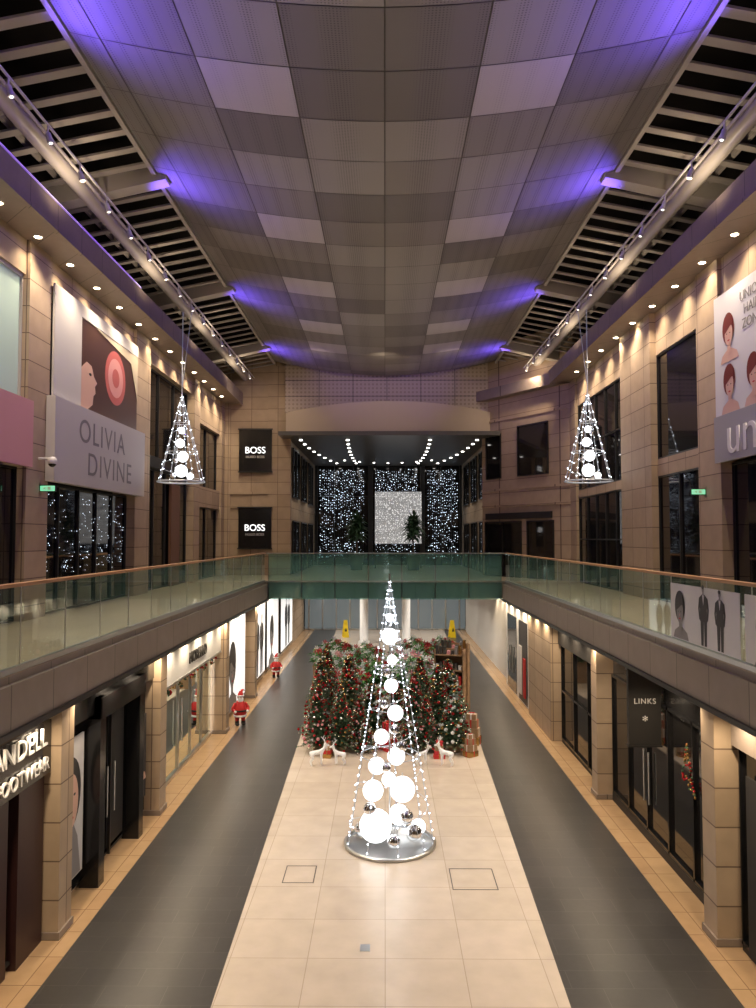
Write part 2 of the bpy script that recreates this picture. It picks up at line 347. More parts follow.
# ---------------------------------------------------------------- ceiling belly
cw=1.62; X=[-5.4,-3*cw,-2*cw,-cw,0,cw,2*cw,3*cw,5.4]
def hz(x): return 14.42+.72*(abs(x)/5.4)**1.8
br={(0,2):3,(0,5):3,(4,2):3,(4,5):3,(7,2):3,(7,5):3,(10,2):3,(10,5):3,(12,2):3,(12,5):3,(-1,2):2,(-1,5):2,(1,3):2,(1,4):2,(2,3):2,(2,4):1,(3,3):0,(3,4):0,(1,2):0,(1,5):1,(0,3):0,(0,4):0,(-1,3):0,(-1,4):0,(5,3):2,(5,4):2,(6,3):1,(8,3):0,(8,4):2,(9,3):2,(9,4):1,(11,3):1}
b=B(); rnd=random.Random(3)
for r in range(-9,16):
    y0=12.5+1.55*r; y1=min(y0+1.55,36.6)
    if y0>36: break
    for c in range(8):
        lv=br.get((r,c)); 
        if lv is None: lv=rnd.choice((0,1,1,1,2)) if 1<c<6 else rnd.choice((0,1,1))
        m=(P0,P1,P2,P3)[lv]; xa,xb=X[c],X[c+1]; g=.012; k=3
        for i in range(k):
            u0=xa+g+(xb-xa-2*g)*i/k; u1=xa+g+(xb-xa-2*g)*(i+1)/k
            b.quad([(u0,y0+g,hz(u0)),(u0,y1-g,hz(u0)),(u1,y1-g,hz(u1)),(u1,y0+g,hz(u1))],m)
k=24
for i in range(k):
    u0=-5.4+10.8*i/k;u1=-5.4+10.8*(i+1)/k
    b.hexa([(u0,-1.5,hz(u0)+.02),(u1,-1.5,hz(u1)+.02),(u1,36.6,hz(u1)+.02),(u0,36.6,hz(u0)+.02),(u0,-1.5,hz(u0)+.2),(u1,-1.5,hz(u1)+.2),(u1,36.6,hz(u1)+.2),(u0,36.6,hz(u0)+.2)],SEAM)
b.done('ceiling')
b=B(); b.box(-10,10,-6,57,17.6,17.8,VOID)
b.box(-10,-9.3,-6,39,13.3,17.6,VOID); b.box(9.3,10,-6,39,13.3,17.6,VOID); b.box(-10,-4.9,38.3,38.6,13.8,17.6,VOID); b.box(5.3,10,38.3,38.6,13.8,17.6,VOID)
b.done('roof')
for s in(-1,1):
    b=B()
    def sz(l): return 15.15-.2*(abs(l)-5.4)
    y=-1.
    while y<37.6:
        xi,xo=s*5.5,s*9.3
        b.hexa([(xi,y,sz(xi)),(xo,y,sz(xo)),(xo,y+.3,sz(xo)+.06),(xi,y+.3,sz(xi)+.06),(xi,y,sz(xi)+.05),(xo,y,sz(xo)+.05),(xo,y+.3,sz(xo)+.11),(xi,y+.3,sz(xi)+.11)],SLAT)
        y+=.72
    for y in(1.6,9.5,17.5,25.5,33.5):
        b.hexa([(s*5.2,y,sz(5.4)-.15),(s*9.3,y,sz(9.3)-.3),(s*9.3,y+.4,sz(9.3)-.3),(s*5.2,y+.4,sz(5.4)-.15),(s*5.2,y,sz(5.4)+.2),(s*9.3,y,sz(9.3)+.2),(s*9.3,y+.4,sz(9.3)+.2),(s*5.2,y+.4,sz(5.4)+.2)],SLATW)
    for l in(7.6,): 
        z=sz(l)+.12; b.box(*sorted((s*l,s*(l+.08))),-1.5,37.8,z,z+.12,SLAT)
    b.box(*sorted((s*5.42,s*5.52)),-1.5,37,15.1,15.4,SLATW)
    b.done('ceiling_louvres')
    b=B(); b.beam((s*7.05,-2,14.60),(s*7.05,37.8,14.60),.17,TUBE,16); b.beam((s*6.7,-2,14.5),(s*6.7,37.8,14.5),.035,TUBE,8)
    for y in(1.6,9.5,17.5,25.5,33.5): b.beam((s*7.05,y+.17,14.6),(s*7.05,y+.17,14.85),.06,TUBE,8)
    b.done('ceiling_tube_beam')
    b=B(); y=5.
    while y<37:
        b.beam((s*6.55,y,14.52),(s*6.55,y,14.36),.02,WHITE,6); b.beam((s*6.55,y,14.36),(s*6.49,y,14.16),.05,WHITE,10,.065); b.beam((s*6.49,y,14.16),(s*6.488,y,14.152),.032,LAMPT,10)
        y+=1.55
    b.box(*sorted((s*6.53,s*6.57)),4,37.5,14.5,14.54,WHITE)
    b.done('track_spotlights')
    b=B()
    for y,l in((13.3,7.6),(14.3,8.2),(23,8.0)):
        b.lathe([(.05,.3),(.12,.22),(.2,0)],s*l,y,SLATW,14,15.7); b.lathe([(0,0),(.17,0)],s*l,y,emis('high_bay_lens',(.7,.85,1),2.2,False),14,15.7); b.beam((s*l,y,16),(s*l,y,17.6),.015,FRAME,4)
    b.done('high_bay_lamp')
    b=B(); y=8.
    while y<37:
        if s<0 or y<32: b.lathe([(0,-.012),(.06,-.012),(.085,0)],s*7.85,y,LAMPW,12,ST)
        y+=1.75
    b.done('cornice_downlights')
    y=8.
    while y<37:
        if s<0 or y<32:
            spot('cornice_downlight_beam',(s*7.8,y,ST-.05),(s*7.9,y,UZ),120,WARM,120,.9,.05)
            spot('wall_fill_spot',(s*7.3,y+.4,ST-.12),(s*8.2,y+.4,8.5),215,(1,.83,.62),115,1,.06)  # extra fill spot without a fitting, added to brighten the upper walls
        y+=1.75
    for y in(6,11,16,21,26,31): spot('track_flood',(s*6.5,y,14.0),(s*.8,y+1,0),1500,WARM2,74,.8,.08)
    for y in(4,10,16,22,28,34): spot('louvre_fill_spot',(s*6.4,y,13.6),(s*7.2,y,15.2),60,WARM,150,1,.1)  # added warm fill with no fitting, lifts the louvres from below
    for y,e in((7.5,420),(10.3,620),(12,420),(17.8,430),(26.2,400),(33.8,400)): spot('purple_spot',(s*5.75,y,14.3),(s*3.0,y+.2,15.15),e,(.16,.085,1),130,1,.15)
    b=B(); y=4.2
    while y<38:
        b.lathe([(0,-.012),(.05,-.012),(.07,0)],s*5.2,y,LAMPW,12,SB); y+=1.5
    b.done('soffit_downlights')
    y=4.2
    while y<38:
        spot('soffit_downlight_beam',(s*5.2,y,SB-.06),(s*5.32,y,0),125,WARM,140,.8,.05); y+=1.5
for y in(37,41,46,51):
    for x in(-3,3): spot('undercroft_downlight',(x,y,SB-.05),(x,y,0),480,(1,.92,.82),150,.8,.1)
for y in(41,47):
    for x in(-3,3.2): spot('end_downlight',(x,y,11.4),(x,y,4),320,WARM2,120,.8,.1)
for x in(-3,0,3): spot('bulkhead_wash',(x,31.5,14.0),(x,37.6,13),90,WARM,110,.8,.1)
for x in(-6.2,6.6): spot('corner_wash',(x,33.5,14.0),(x*1.02,38,10),240,WARM,110,.9,.1)
for y in(8,14,20,26,31):
    for x in(-7,7): spot('ceiling_fill_spot',(x,y,UZ+.1),(x*-.1,y,14.6),360,WARM2,60,.9,.1)  # added fill spots on the upper floor, no fittings, brighten the ceiling underside
# ---------------------------------------------------------------- hanging light cones + main cone
def cone_mesh(b,h,R,globes,turns,ns,wr,fr_,step=.17):
    for i in range(ns):
        a=2*PI*i/ns; b.beam((R*math.cos(a),R*math.sin(a),0),(0,0,h),wr,WIRE,4)
        k=int(h/step)
        for j in range(k): t=(j+.5)/k; b.octa((R*(1-t)*math.cos(a)*1.02,R*(1-t)*math.sin(a)*1.02,h*t),fr_,FAIRY)
    b.ring((0,0,0),R,wr*2.2,WIRE,36,5)
    for f in(.33,.66): b.ring((0,0,h*f),R*(1-f),wr,WIRE,24,4)
    N=int(turns*26)
    pr=None
    for i in range(N):
        t=i/N; a=t*turns*2*PI; r=R*(1-t)*1.01; p=(r*math.cos(a),r*math.sin(a),h*t)
        if pr: b.beam(pr,p,wr*.7,WIRE,3)
        if i%3==0: b.octa(p,fr_,FAIRY)
        pr=p
    for x,y,z,r,m in globes:
        b.sph((x,y,z),r,m,20,12); b.beam((x,y,z+r),(x,y,z+r+.08),.01,STEEL,5)
G=[]
gl=[(-.30,-.2,.42,.34,0),(.27,.1,1.08,.27,0),(-.36,.1,1.05,.22,0),(.2,.45,.42,.22,0),(.5,-.35,.33,.17,1),(.34,-.35,.66,.15,1),(-.42,-.3,.80,.14,1),(-.02,-.1,1.35,.15,0),(-.28,-.05,1.62,.18,0),(.14,.1,1.78,.19,0),(-.08,-.2,1.62,.1,1),(.26,-.1,2.05,.12,1),(-.18,0,2.22,.16,0),(.10,-.1,2.4,.11,1),(.12,0,2.72,.17,0),(-.12,.05,2.9,.1,1),(.03,0,3.3,.15,0),(-.06,-.05,3.6,.09,1),(.05,0,3.85,.11,0),(0,0,4.35,.18,0),(0,0,4.75,.09,0),(-.6,.2,.2,.16,1),(.62,.3,.22,.16,0),(.08,-.6,.25,.14,1)]
for x,y,z,r,k in gl: G.append((x,y,z,r,CHROME if k else GLOBE))
b=B(); cone_mesh(b,5.6,.93,G,7,9,.011,.017); b.lathe([(.0,.0),(.98,0),(.98,.05),(.9,.05)],0,0,STEEL,36,-.02); b.beam((0,0,.03),(0,0,5.7),.02,STEEL,6)
inst('illuminated_cone_tree',b.mesh('illuminated_cone_tree'),(.1,16.4,.03))
spot('cone_tree_fill',(.1,16.4,5.2),(.1,16.4,0),300,(.85,.92,1),120,.9,.12)  # added spot inside the cone, stands in for its globes' light on the floor
HG=[(0,0,.38,.22,GLOBE),(-.35,.1,.22,.1,CHROME),(.32,0,.2,.12,GLOBE),(.05,0,.88,.19,GLOBE),(-.2,0,.75,.1,CHROME),(-.05,0,1.35,.16,GLOBE),(.12,0,1.65,.08,CHROME),(0,0,1.8,.12,GLOBE)]
b=B(); cone_mesh(b,3.1,.8,HG,3,8,.014,.020,.26); hm=b.mesh('hanging_light_cone')
for x,y,o_ in((-7.1,26.2,.5),(7.0,26.0,-.5)):
    o=inst('hanging_light_cone',hm,(x,y,8.45)); bb=B(); bb.beam((0,0,3.1),(0,0,5.98),.02,WIRE,5); bb.beam((.0,0,3.3),(o_*.6,0,5.98),.014,WIRE,4); c=bb.done('suspension_cable',o)
# ---------------------------------------------------------------- shopfront signs upper
FLs=Fr(-8.2+.14,0,0,1,1,0); FRs=Fr(8.2-.0,0,0,1,-1,0)
b=B(); b.fb(FLs,9,16.95,8.1,9.6,0,.1,PINK); b.done('pink_shop_fascia')
b=B(); b.fb(FLs,17.8,24.5,7.85,9.9,.0,.22,OFFW); b.fb(FLs,18.05,19.7,9.9,12.7,-.0,.05,OFFW)
b.fb(FLs,19.7,24.25,12.35,12.7,-.0,.05,OFFW)
b.fb(FLs,19.7,24.25,9.9,12.35,-.0,.02,PRPH); 
b.fdisc(FLs,22.3,11.25,.85,.8,.024,ROSE,28); b.fdisc(FLs,22.3,11.25,.62,.58,.028,ROSEL,28); b.fdisc(FLs,22.3,11.25,.3,.28,.032,ROSE,28)
b.fpoly(FLs,[(19.7,11.0),(20.1,11.25),(20.45,11.2),(20.6,10.95),(20.85,10.8),(20.7,10.68),(20.75,10.5),(20.6,10.4),(20.55,10.15),(20.1,9.92),(19.7,9.92)],.03,SKINP); b.fdisc(FLs,20.35,10.95,.09,.04,.034,PRD,12)
b.fpoly(FLs,[(20.5,12.35),(24.25,12.35),(24.25,10.9),(23.6,12.0)],.036,CUSH)
o=b.done('shop_sign_board'); text(o,'lettering_top','OLIVIA',FLs,20.9,9.25,.86,.225,GREYT,.002,1.15,1.15); text(o,'lettering_bottom','DIVINE',FLs,21.5,8.42,.86,.225,GREYT,.002,1.15,1.15)
b=B(); b.fb(FRs,7,18.3,9.4,12.3,.125,.17,PRL); b.fb(FRs,7,18.3,8.3,9.4,.125,.22,GREYS)
def portrait(b,F,u,z,s,d,hair=HAIR,skin=SKINP):
    b.fpoly(F,[(u-.42*s,z-.62*s),(u+.42*s,z-.62*s),(u+.34*s,z-.46*s),(u+.1*s,z-.36*s),(u-.1*s,z-.36*s),(u-.34*s,z-.46*s)],d,skin)
    b.fdisc(F,u+.03*s,z+.08*s,.27*s,.34*s,d+.006,hair); b.fpoly(F,[(u-.08*s,z-.45*s),(u+.08*s,z-.45*s),(u+.07*s,z-.1*s),(u-.07*s,z-.1*s)],d+.009,skin)
    b.fdisc(F,u,z-.04*s,.18*s,.25*s,d+.012,skin); b.fpoly(F,[(u-.2*s,z+.1*s),(u-.1*s,z+.12*s),(u+.1*s,z+.02*s),(u+.2*s,z-.02*s),(u+.19*s,z+.3*s),(u-.15*s,z+.3*s)],d+.016,hair)
    for q in(-.07,.07): b.fdisc(F,u+q*s,z-.03*s,.028*s,.012*s,d+.02,PRD,8)
    b.fdisc(F,u,z-.1*s,.014*s,.03*s,d+.018,ROSEL,8); b.fdisc(F,u,z-.18*s,.055*s,.018*s,d+.018,POINR,8)
for u,z in((17.5,11.3),(17.5,10.1),(16.35,10.1),(15.2,11.3),(15.2,10.1),(14.0,11.3),(14.0,10.1)): portrait(b,FRs,u,z,1.1,.18)
o=b.done('portrait_advert_hoarding'); text(o,'lettering','union',FRs,15.9,8.85,1.3,.23,WHITE,.01,1.2); text(o,'small_text','UNION\nHAIR\nZONE',FRs,16.4,11.6,.32,.19,GREYT,.003)
for F,u in((FL,17.6),(FR,19.1)):
    b=B(); s=F.n[0]; y=F.p(u,0,0)[1]; xa=F.p(u,0,.12)[0]; xb=F.p(u,0,.5)[0]
    b.box(*sorted((xa,xb)),y-.03,y+.03,7.58,7.74,BLACKM); b.box(*sorted((xa+s*.02,xb-s*.02)),y-.035,y-.03,7.6,7.72,EXITG)
    xm=(xa+xb)/2; b.add([(xm-.12,y-.04,7.66),(xm-.04,y-.04,7.62),(xm-.04,y-.04,7.70)],[(0,1,2)],WHITE); b.box(xm,xm+.08,y-.04,y-.036,7.62,7.7,WHITE)
    b.box(*sorted((xa,xa-s*.02)),y-.05,y+.05,7.5,7.8,STEEL); b.done('exit_sign')
b=B(); p=FL.p(17.5,8.35,.12); b.beam(p,(p[0]+.3,p[1],p[2]),.03,WHITE,8); b.sph((p[0]+.32,p[1],p[2]-.06),.11,WHITE); b.sph((p[0]+.32,p[1],p[2]-.11),.09,BLACK); b.done('dome_security_camera')
def suit(b,F,u,z,h,d,face=PRG):
    a=lambda pts,dd,m: b.fpoly(F,[(u+x*h,z+y*h) for x,y in pts],dd,m)
    a([(-.11,0),(-.02,0),(-.01,.42),(-.13,.46)],d,PRD); a([(.02,0),(.11,0),(.13,.46),(-.01,.42)],d,PRD)
    a([(-.14,.40),(.14,.40),(.14,.62),(.17,.78),(.05,.845),(-.05,.845),(-.17,.78),(-.14,.62)],d+.002,PRD)
    a([(-.17,.78),(-.21,.6),(-.17,.42),(-.13,.42),(-.15,.6),(-.12,.72)],d+.002,PRD); a([(.17,.78),(.21,.6),(.17,.42),(.13,.42),(.15,.6),(.12,.72)],d+.002,PRD)
    a([(-.04,.84),(.04,.84),(0,.66)],d+.004,PRL); a([(-.03,.82),(.03,.82),(.025,.9),(-.025,.9)],d+.004,face)
    b.fdisc(F,u,z+.93*h,.048*h,.06*h,d+.006,face,14); b.fdisc(F,u,z+.965*h,.052*h,.035*h,d+.008,PRD,12)
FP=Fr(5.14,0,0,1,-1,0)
PRW=mat('panel_white',(.7,.7,.7),.4)
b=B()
for u0,u1 in((9.7,10.9),(11.05,13.7)): b.fb(FP,u0,u1,UZ+.1,5.7,-.002,.004,PRW)  # flat white panels set on the balustrade glass, dark figures follow
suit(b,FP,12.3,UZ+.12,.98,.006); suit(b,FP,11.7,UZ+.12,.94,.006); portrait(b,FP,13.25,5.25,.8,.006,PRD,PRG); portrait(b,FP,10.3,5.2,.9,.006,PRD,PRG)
b.done('figure_panels_on_glass')
# ---------------------------------------------------------------- lower level
CL=Fr(-5.75,0,0,1,1,0); CR=Fr(5.75,0,0,1,-1,0)
def lowwall(name,F,gaps):
    b=B(); u=-5
    for a,c in gaps: b.fb(F,u,a,0,SB,-.3,0,STONE); b.fb(F,a,c,3.5,SB,-.3,0,STONE); u=c
    b.fb(F,u,53.85,0,SB,-.3,0,STONE); b.done(name)
lowwall('wall_lower_left',CL,[(18.6,25.4)]); lowwall('wall_lower_right',CR,[])
def pil(F,us,w=.5):
    for u in us:
        b=B(); b.fb(F,u,u+w,0.001,SB-.01,0.005,.45,STONE); b.fb(F,u-.03,u+w+.03,0.001,.12,0.005,.48,STONE2); b.fb(F,u-.02,u+w+.02,SB-.1,SB-.02,0.005,.47,STONE2); b.done('stone_pilaster')
pil(CL,(12.5,18.0,25.4,31.0)); pil(CR,(12.4,19.2)); 
b=B(); b.fb(CR,24.6,28.4,0,SB,0.005,.42,STONE); b.done('stone_pier')
b=B(); glaz(b,CL,6,12.4,0.1,2.7,.05,3,1,DGLASS,BLACKM); b.fb(CL,5.5,12.45,2.7,3.55,.02,.30,BLACK); b.fb(CL,11.6,12.45,0,2.7,.05,.2,MAROON); b.fb(CL,9.5,11.4,0,2.7,.06,.14,MAROON)
o=b.done('footwear_shopfront'); text(o,'lettering_top','QUANDELL',CL,11.0,3.33,.42,.34,WHITE,.02,1.1); text(o,'lettering_bottom','FOOTWEAR',CL,11.45,2.9,.30,.34,WHITE,.02)
b=B(); glaz(b,CL,13.05,17.95,.15,3.3,.04,4,1,DGLASS,BLACK,.07)
b.fb(CL,13.05,17.95,3.2,3.75,.04,.3,BLACK)
for u in(14.3,16.6): b.fb(CL,u,u+.28,0,3.5,.05,.42,BLACK)
b.fb(CL,14.3,16.88,3.1,3.5,.05,.45,BLACK); b.fb(CL,14.7,16.5,.1,3.0,.06,.1,BLACKM); b.fb(CL,15.58,15.62,.1,3.0,.1,.16,FRAME)
for q in(15.4,15.8): b.beam(CL.p(q,.9,.16),CL.p(q,1.9,.16),.02,STEEL,6)
b.done('black_boutique_shopfront')
b=B(); b.fb(CL,13.15,14.2,.4,2.9,.12,.15,PRL); b.fdisc(CL,13.65,1.95,.42,.62,.155,PRD,24); b.fdisc(CL,13.65,1.8,.3,.48,.16,SKINP,24)
for q in(-.12,.12): b.fdisc(CL,13.65+q,1.9,.05,.025,.165,PRD,10)
b.fdisc(CL,13.65,1.5,.09,.035,.165,POINR,10); b.fpoly(CL,[(13.2,.42),(14.1,.42),(13.95,1.1),(13.75,1.4),(13.55,1.4),(13.35,1.1)],.157,PRG); b.done('beauty_poster')
b=B(); b.fb(CL,17.1,17.9,.5,2.4,.12,.15,PRD); portrait(b,CL,17.5,1.5,.95,.155,PRD,SKINP); b.done('beauty_poster')
b=B(); b.box(-9.2,-9.1,18.6,25.4,0,SB-.01,INTW); b.box(-9.2,-6.05,18.5,18.6,0,SB-.01,INTW); b.box(-9.2,-6.05,25.4,25.5,0,SB-.01,INTW); b.box(-9.2,-6.05,18.6,25.4,3.75,3.85,INTW)
for y in(19.2,21.2,23.2):
    for z in(.5,1.1,1.7,2.3): b.box(-9.1,-8.7,y,y+1.5,z,z+.05,WOOD)
b.done('wall_shop_interior')
b=B()
for i in range(70):
    y=random.choice((19.2,21.2,23.2))+random.uniform(.1,1.4); z=random.choice((.55,1.15,1.75,2.35)); h=random.uniform(.12,.35); w=random.uniform(.05,.12); b.box(-9.0,-8.8,y-w,y+w,z,z+h,random.choice((RED,WHITE,WOOD,BG,PRG,POINP)))
b.done('shelf_goods')
for y in(20,22,24): spot('shop_interior_lamp',(-7.0,y,3.7),(-7.0,y,0),750,(.97,.98,1),150,.8,.1)
b=B(); 
for i in range(5): u0=18.6+1.34*i; b.fb(CL,u0+.03,u0+1.31,.1,2.75,-.06,-.04,CGLASS); b.fb(CL,u0-.03,u0+.03,0,2.8,-.08,0,STEEL)
b.fb(CL,18.58,25.32,2.75,3.55,0.01,.28,mat('shop_fascia_grey',(.62,.62,.61),.35)); b.fb(CL,18.6,25.3,0,.1,-.08,.02,STEEL); b.fb(CL,18.58,25.32,2.7,2.76,.01,.3,STEEL)
for q in(21.1,21.5): b.beam(CL.p(q,.8,.03),CL.p(q,2.,.03),.02,STEEL,6)
o=b.done('glass_shopfront'); text(o,'lettering','MORELLO',CL,22.2,3.13,.45,.3,BLACKM,.02)
b=B()
for i in range(110):
    u=18.9+6.3*random.random(); z=2.58+.1*math.sin(u*5)+random.uniform(-.07,.05); p=CL.p(u,z,.12+random.uniform(-.04,.06)); b.sph(p,random.uniform(.025,.045),random.choice((GREEN1,GREEN1,GREEN1,BR,BG)),7,5)
b.done('christmas_garland')
for u0,u1,k in((26.3,30.6,0),(32,35.6,1),(36.2,40,0),(41,46,1)):
    b=B(); b.fb(CL,u0,u1,.25,3.6,.02,.12,FRAME); b.fb(CL,u0+.1,u1-.1,.35,3.5,.12,.14,POSTER); m=(u0+u1)/2
    if k: suit(b,CL,m-.5,.4,2.8,.15); suit(b,CL,m+.7,.4,2.7,.15)
    else: portrait(b,CL,m-.6,1.7,2.4,.15,PRD,PRG)
    b.done('fashion_poster_lightbox')
b=B(); y=15.8; b.box(5.0,5.66,y-.06,y+.06,2.25,3.80,BLACKM); b.box(4.98,5.68,y-.07,y+.07,3.78,3.82,FRAME); b.box(4.98,5.68,y-.07,y+.07,2.22,2.26,FRAME); b.box(5.66,5.7,y-.03,y+.03,3.3,3.5,FRAME)
o=b.done('projecting_shop_sign'); FB=Fr(5.33,y,1,0,0,-1); text(o,'lettering','LINKS',FB,0,3.15,.155,.075,WHITE,.004,1,1.15); text(o,'emblem','*',FB,0,2.75,.26,.075,WHITE,.004)
b=B(); glaz(b,CR,12.96,19.14,.2,3.1,.03,5,1,DGLASS,BLACK,.06); b.fb(CR,12.96,19.14,3.1,3.75,.01,.04,BLACK); b.fb(CR,12.96,19.14,0,.2,.01,.1,BLACKM)
for q in(16.5,16.8): b.beam(CR.p(q,.8,.1),CR.p(q,1.9,.1),.02,STEEL,6)
b.done('jewellery_shopfront')
b=B(); glaz(b,CR,5,12.3,.1,3.2,.05,5,1,DGLASS,BLACK,.06); b.fb(CR,5,12.3,3.2,3.75,.04,.22,STONE2); b.fb(CR,11.3,12.0,.1,2.8,.1,.14,BLACKM); b.fb(CR,5,12.3,0,.1,.02,.1,BLACKM)
b.beam(CR.p(11.5,.8,.2),CR.p(11.5,1.9,.2),.03,STEEL,8)
for z in(.9,1.8): b.beam(CR.p(11.5,z,.1),CR.p(11.5,z,.2),.02,STEEL,6)
b.done('corner_shopfront')
b=B(); glaz(b,CR,19.8,24.5,.1,3.1,.05,3,2,DGLASS,BLACK,.06); b.fb(CR,19.8,24.5,3.1,3.75,.04,.2,BLACKM); b.fb(CR,19.8,24.5,0,.1,.02,.1,BLACKM); b.done('dark_shopfront')
b=B(); b.fb(CR,28.6,34.3,0,3.7,.02,.3,WHITE); b.fb(CR,29.2,31.0,.05,3.2,.3,.32,PRD); b.fb(CR,31.6,33.8,.05,3.2,.3,.32,DGLASS); b.fb(CR,29.5,29.9,.3,1.8,.32,.36,RED); b.fb(CR,30.3,30.8,.3,2.2,.32,.36,PRL)
for q in(32.3,33.): b.beam(CR.p(q,.8,.36),CR.p(q,1.9,.36),.02,STEEL,6)
b.done('white_framed_shopfront')
b=B(); b.fb(CR,34.4,53,0,3.75,.02,.12,WHITE)
for i in range(60): b.fb(CR,34.5+.3*i,34.5+.3*i+.1,.1,3.5,.12,.2,OFFW)
b.done('white_slatted_shopfront')
b=B()
for i in range(60):
    t=random.random(); a=random.random()*2*PI; r=.35*(1-t); p=CR.p(14.4+r*math.cos(a),1.75+.9*t,.10); b.sph((p[0],p[1],p[2]),.025,random.choice((BR,BR,BG,GREEN1)),7,5)
b.done('bauble_window_decoration')
b=B(); b.box(-5.7,5.7,54,54.2,0,SB,mat('door_lobby_glass',(.10,.11,.11),.06,emit=(.8,.95,1),es=.10))
for i in range(12): x=-5.4+i*.97; b.box(x-.04,x+.04,53.9,54,0,SB,STEEL)
for z in(.0,2.4,3.6): b.box(-5.7,5.7,53.9,54,z,z+.08,STEEL)
b.done('door_1')
b=B(); b.box(-9.2,9.2,-5.4,-5.0,0,17.6,STONE); b.done('wall_back')
b=B(); b.box(-10,10,56,56.3,0,17.8,VOID); b.done('wall_end')
cm=B(); cm.lathe([(.34,0),(.34,.15),(.26,.18),(.26,3.7),(.32,3.75),(.32,3.91)],0,0,WHITE,24); cme=cm.mesh('round_column')
for x in(-1.3,1.3): inst('round_column',cme,(x,47,0))
w=B()
for s in(-1,1): w.hexa([(-.15,s*.2-.01,0),(.15,s*.2-.01,0),(.15,s*.2+.01,0),(-.15,s*.2+.01,0),(-.09,s*.02-.01,.85),(.09,s*.02-.01,.85),(.09,s*.02+.01,.85),(-.09,s*.02+.01,.85)],YEL)
w.fpoly(Fr(0,-.15,1,0,0,-1),[(-.06,.3),(.06,.3),(0,.5)],.02,BLACKM); wm=w.mesh('wet_floor_sign')
for x,y in((-2.6,50),(4.4,50)): inst('wet_floor_sign',wm,(x,y,0),.2,1.3)
# ---------------------------------------------------------------- plants on bridge
def potted(rnd):
    b=B(); b.lathe([(0,0),(.28,0),(.38,.7),(.41,.72),(.41,.78),(.34,.78),(.32,.7),(0,.7)],0,0,TERRA,20)
    b.beam((0,0,.7),(.03,.02,2.0),.05,TRUNK,8,.035)
    for i in range(320):
        a=rnd.random()*2*PI; e=rnd.uniform(-.5,1.3); l=rnd.uniform(.4,.8); z0=rnd.uniform(1.6,2.5); d=Vector((math.cos(a)*math.cos(e),math.sin(a)*math.cos(e),math.sin(e)))
        p=Vector((0,0,z0)); q=p+d*l*.6; r=p+d*l+Vector((0,0,-.15)); sd=d.cross(Vector((0,0,1))).normalized()*.07
        b.add([p,q+sd,r,q-sd],[(0,1,2,3)],GREEN1)
    return b.mesh('potted_dracaena')
pm=potted(random.Random(2))
for x,y in((-1.65,44),(1.65,44)): inst('potted_dracaena',pm,(x,y,UZ),x,1.15)
# ---------------------------------------------------------------- christmas trees
LAMPWF=emis('tree_bulb_warm',(1,.8,.5),4,False)
def xtree(seed,h,R,mix,lights=True):
    r=random.Random(seed); b=B(); b.lathe([(0,0),(.16,0),(.2,.25),(0,.25)],0,0,WOOD,12); b.beam((0,0,.2),(0,0,h*.97),.04,TRUNK,6,.01)
    for i in range(340):
        t=(i/340)**.8; z=.25+(h-.25)*t; L=R*(1-t)*r.uniform(.7,1.1)+.06; a=i*2.399; base=Vector((0,0,z)); tip=Vector((math.cos(a)*L,math.sin(a)*L,z-.22*L+.02))
        ax=(tip-base); k=max(3,int(ax.length/.075)); sd=ax.cross(Vector((0,0,1))).normalized(); up=Vector((0,0,1))
        b.beam(base,tip,.008,TRUNK,3)
        for j in range(1,k+1):
            c=base+ax*(j/k); w=.10*(1-.5*j/k)+.02
            for s in(-1,1):
                e=c+sd*s*w+ax.normalized()*.06+up*r.uniform(-.03,.04); q=ax.normalized()*.03
                b.add([c-q,c+q,e],[(0,1,2)],GREEN1)
        if r.random()<.45: b.sph(tip+Vector((0,0,-.05)),r.uniform(.03,.06),r.choice(mix),8,6)
        elif lights and r.random()<.14: b.octa(tip,.012,LAMPWF)
    b.sph((0,0,h),.05,BG,8,6)
    return b.mesh('christmas_tree')
tm=[xtree(1,2.5,.72,(BR,BR,BR,BG,BS)),xtree(2,2.2,.66,(BR,BR,BR,BS,POINP)),xtree(3,1.7,.6,(BS,SNOW,BR,BG))]
lay=[(-2.05,23.4,1,.9),(-1.35,23.3,0,.8),(-.8,23.6,1,.7),(-2.1,24.9,0,1.),(-1.2,24.7,0,1.05),(-2.05,26.4,0,1.05),(-1.2,26.2,1,1.1),(-.45,25.4,2,.95),(.35,25.5,1,.8),
     (1.25,23.4,1,.75),(2.1,23.4,2,1.05),(1.7,24.6,0,.95),(.95,24.8,1,.95),(2.15,26.2,1,1.05),(1.2,26.2,0,.95),(-2.1,28,1,1.05),(2.2,24.9,2,1.2),(-.6,23.3,2,.6),(.7,23.3,2,.65)]
for i,(x,y,k,s) in enumerate(lay): inst('christmas_tree',tm[k],(x,y,0),i*1.3,s)
def gifts(seed):
    r=random.Random(seed); b=B(); z=0
    for k in range(4):
        w=.34-.05*k; h=r.uniform(.2,.34); c=r.choice((RED,WOOD,BG,POINR,WOOD)); rb=r.choice((WHITE,BG,RED)); b.box(-w,w,-w*.8,w*.8,z,z+h,c); b.box(-.03,.03,-w*.8-.005,w*.8+.005,z,z+h+.005,rb); b.box(-w-.005,w+.005,-.03,.03,z,z+h+.005,rb); z+=h+.005
    for s in(-1,1): b.ring((s*.06,0,z+.04),.05,.015,RED,10,4)
    return b.mesh('gift_box_stack')
gm=[gifts(1),gifts(5),gifts(9)]
for i,(x,y,s) in enumerate(((1.6,22.7,.5),(2.55,22.9,.55),(-1.7,22.75,.45),(0.1,23.6,.8),(2.75,24.3,.8))): inst('gift_box_stack',gm[i%3],(x,y,0),i*.7,s)
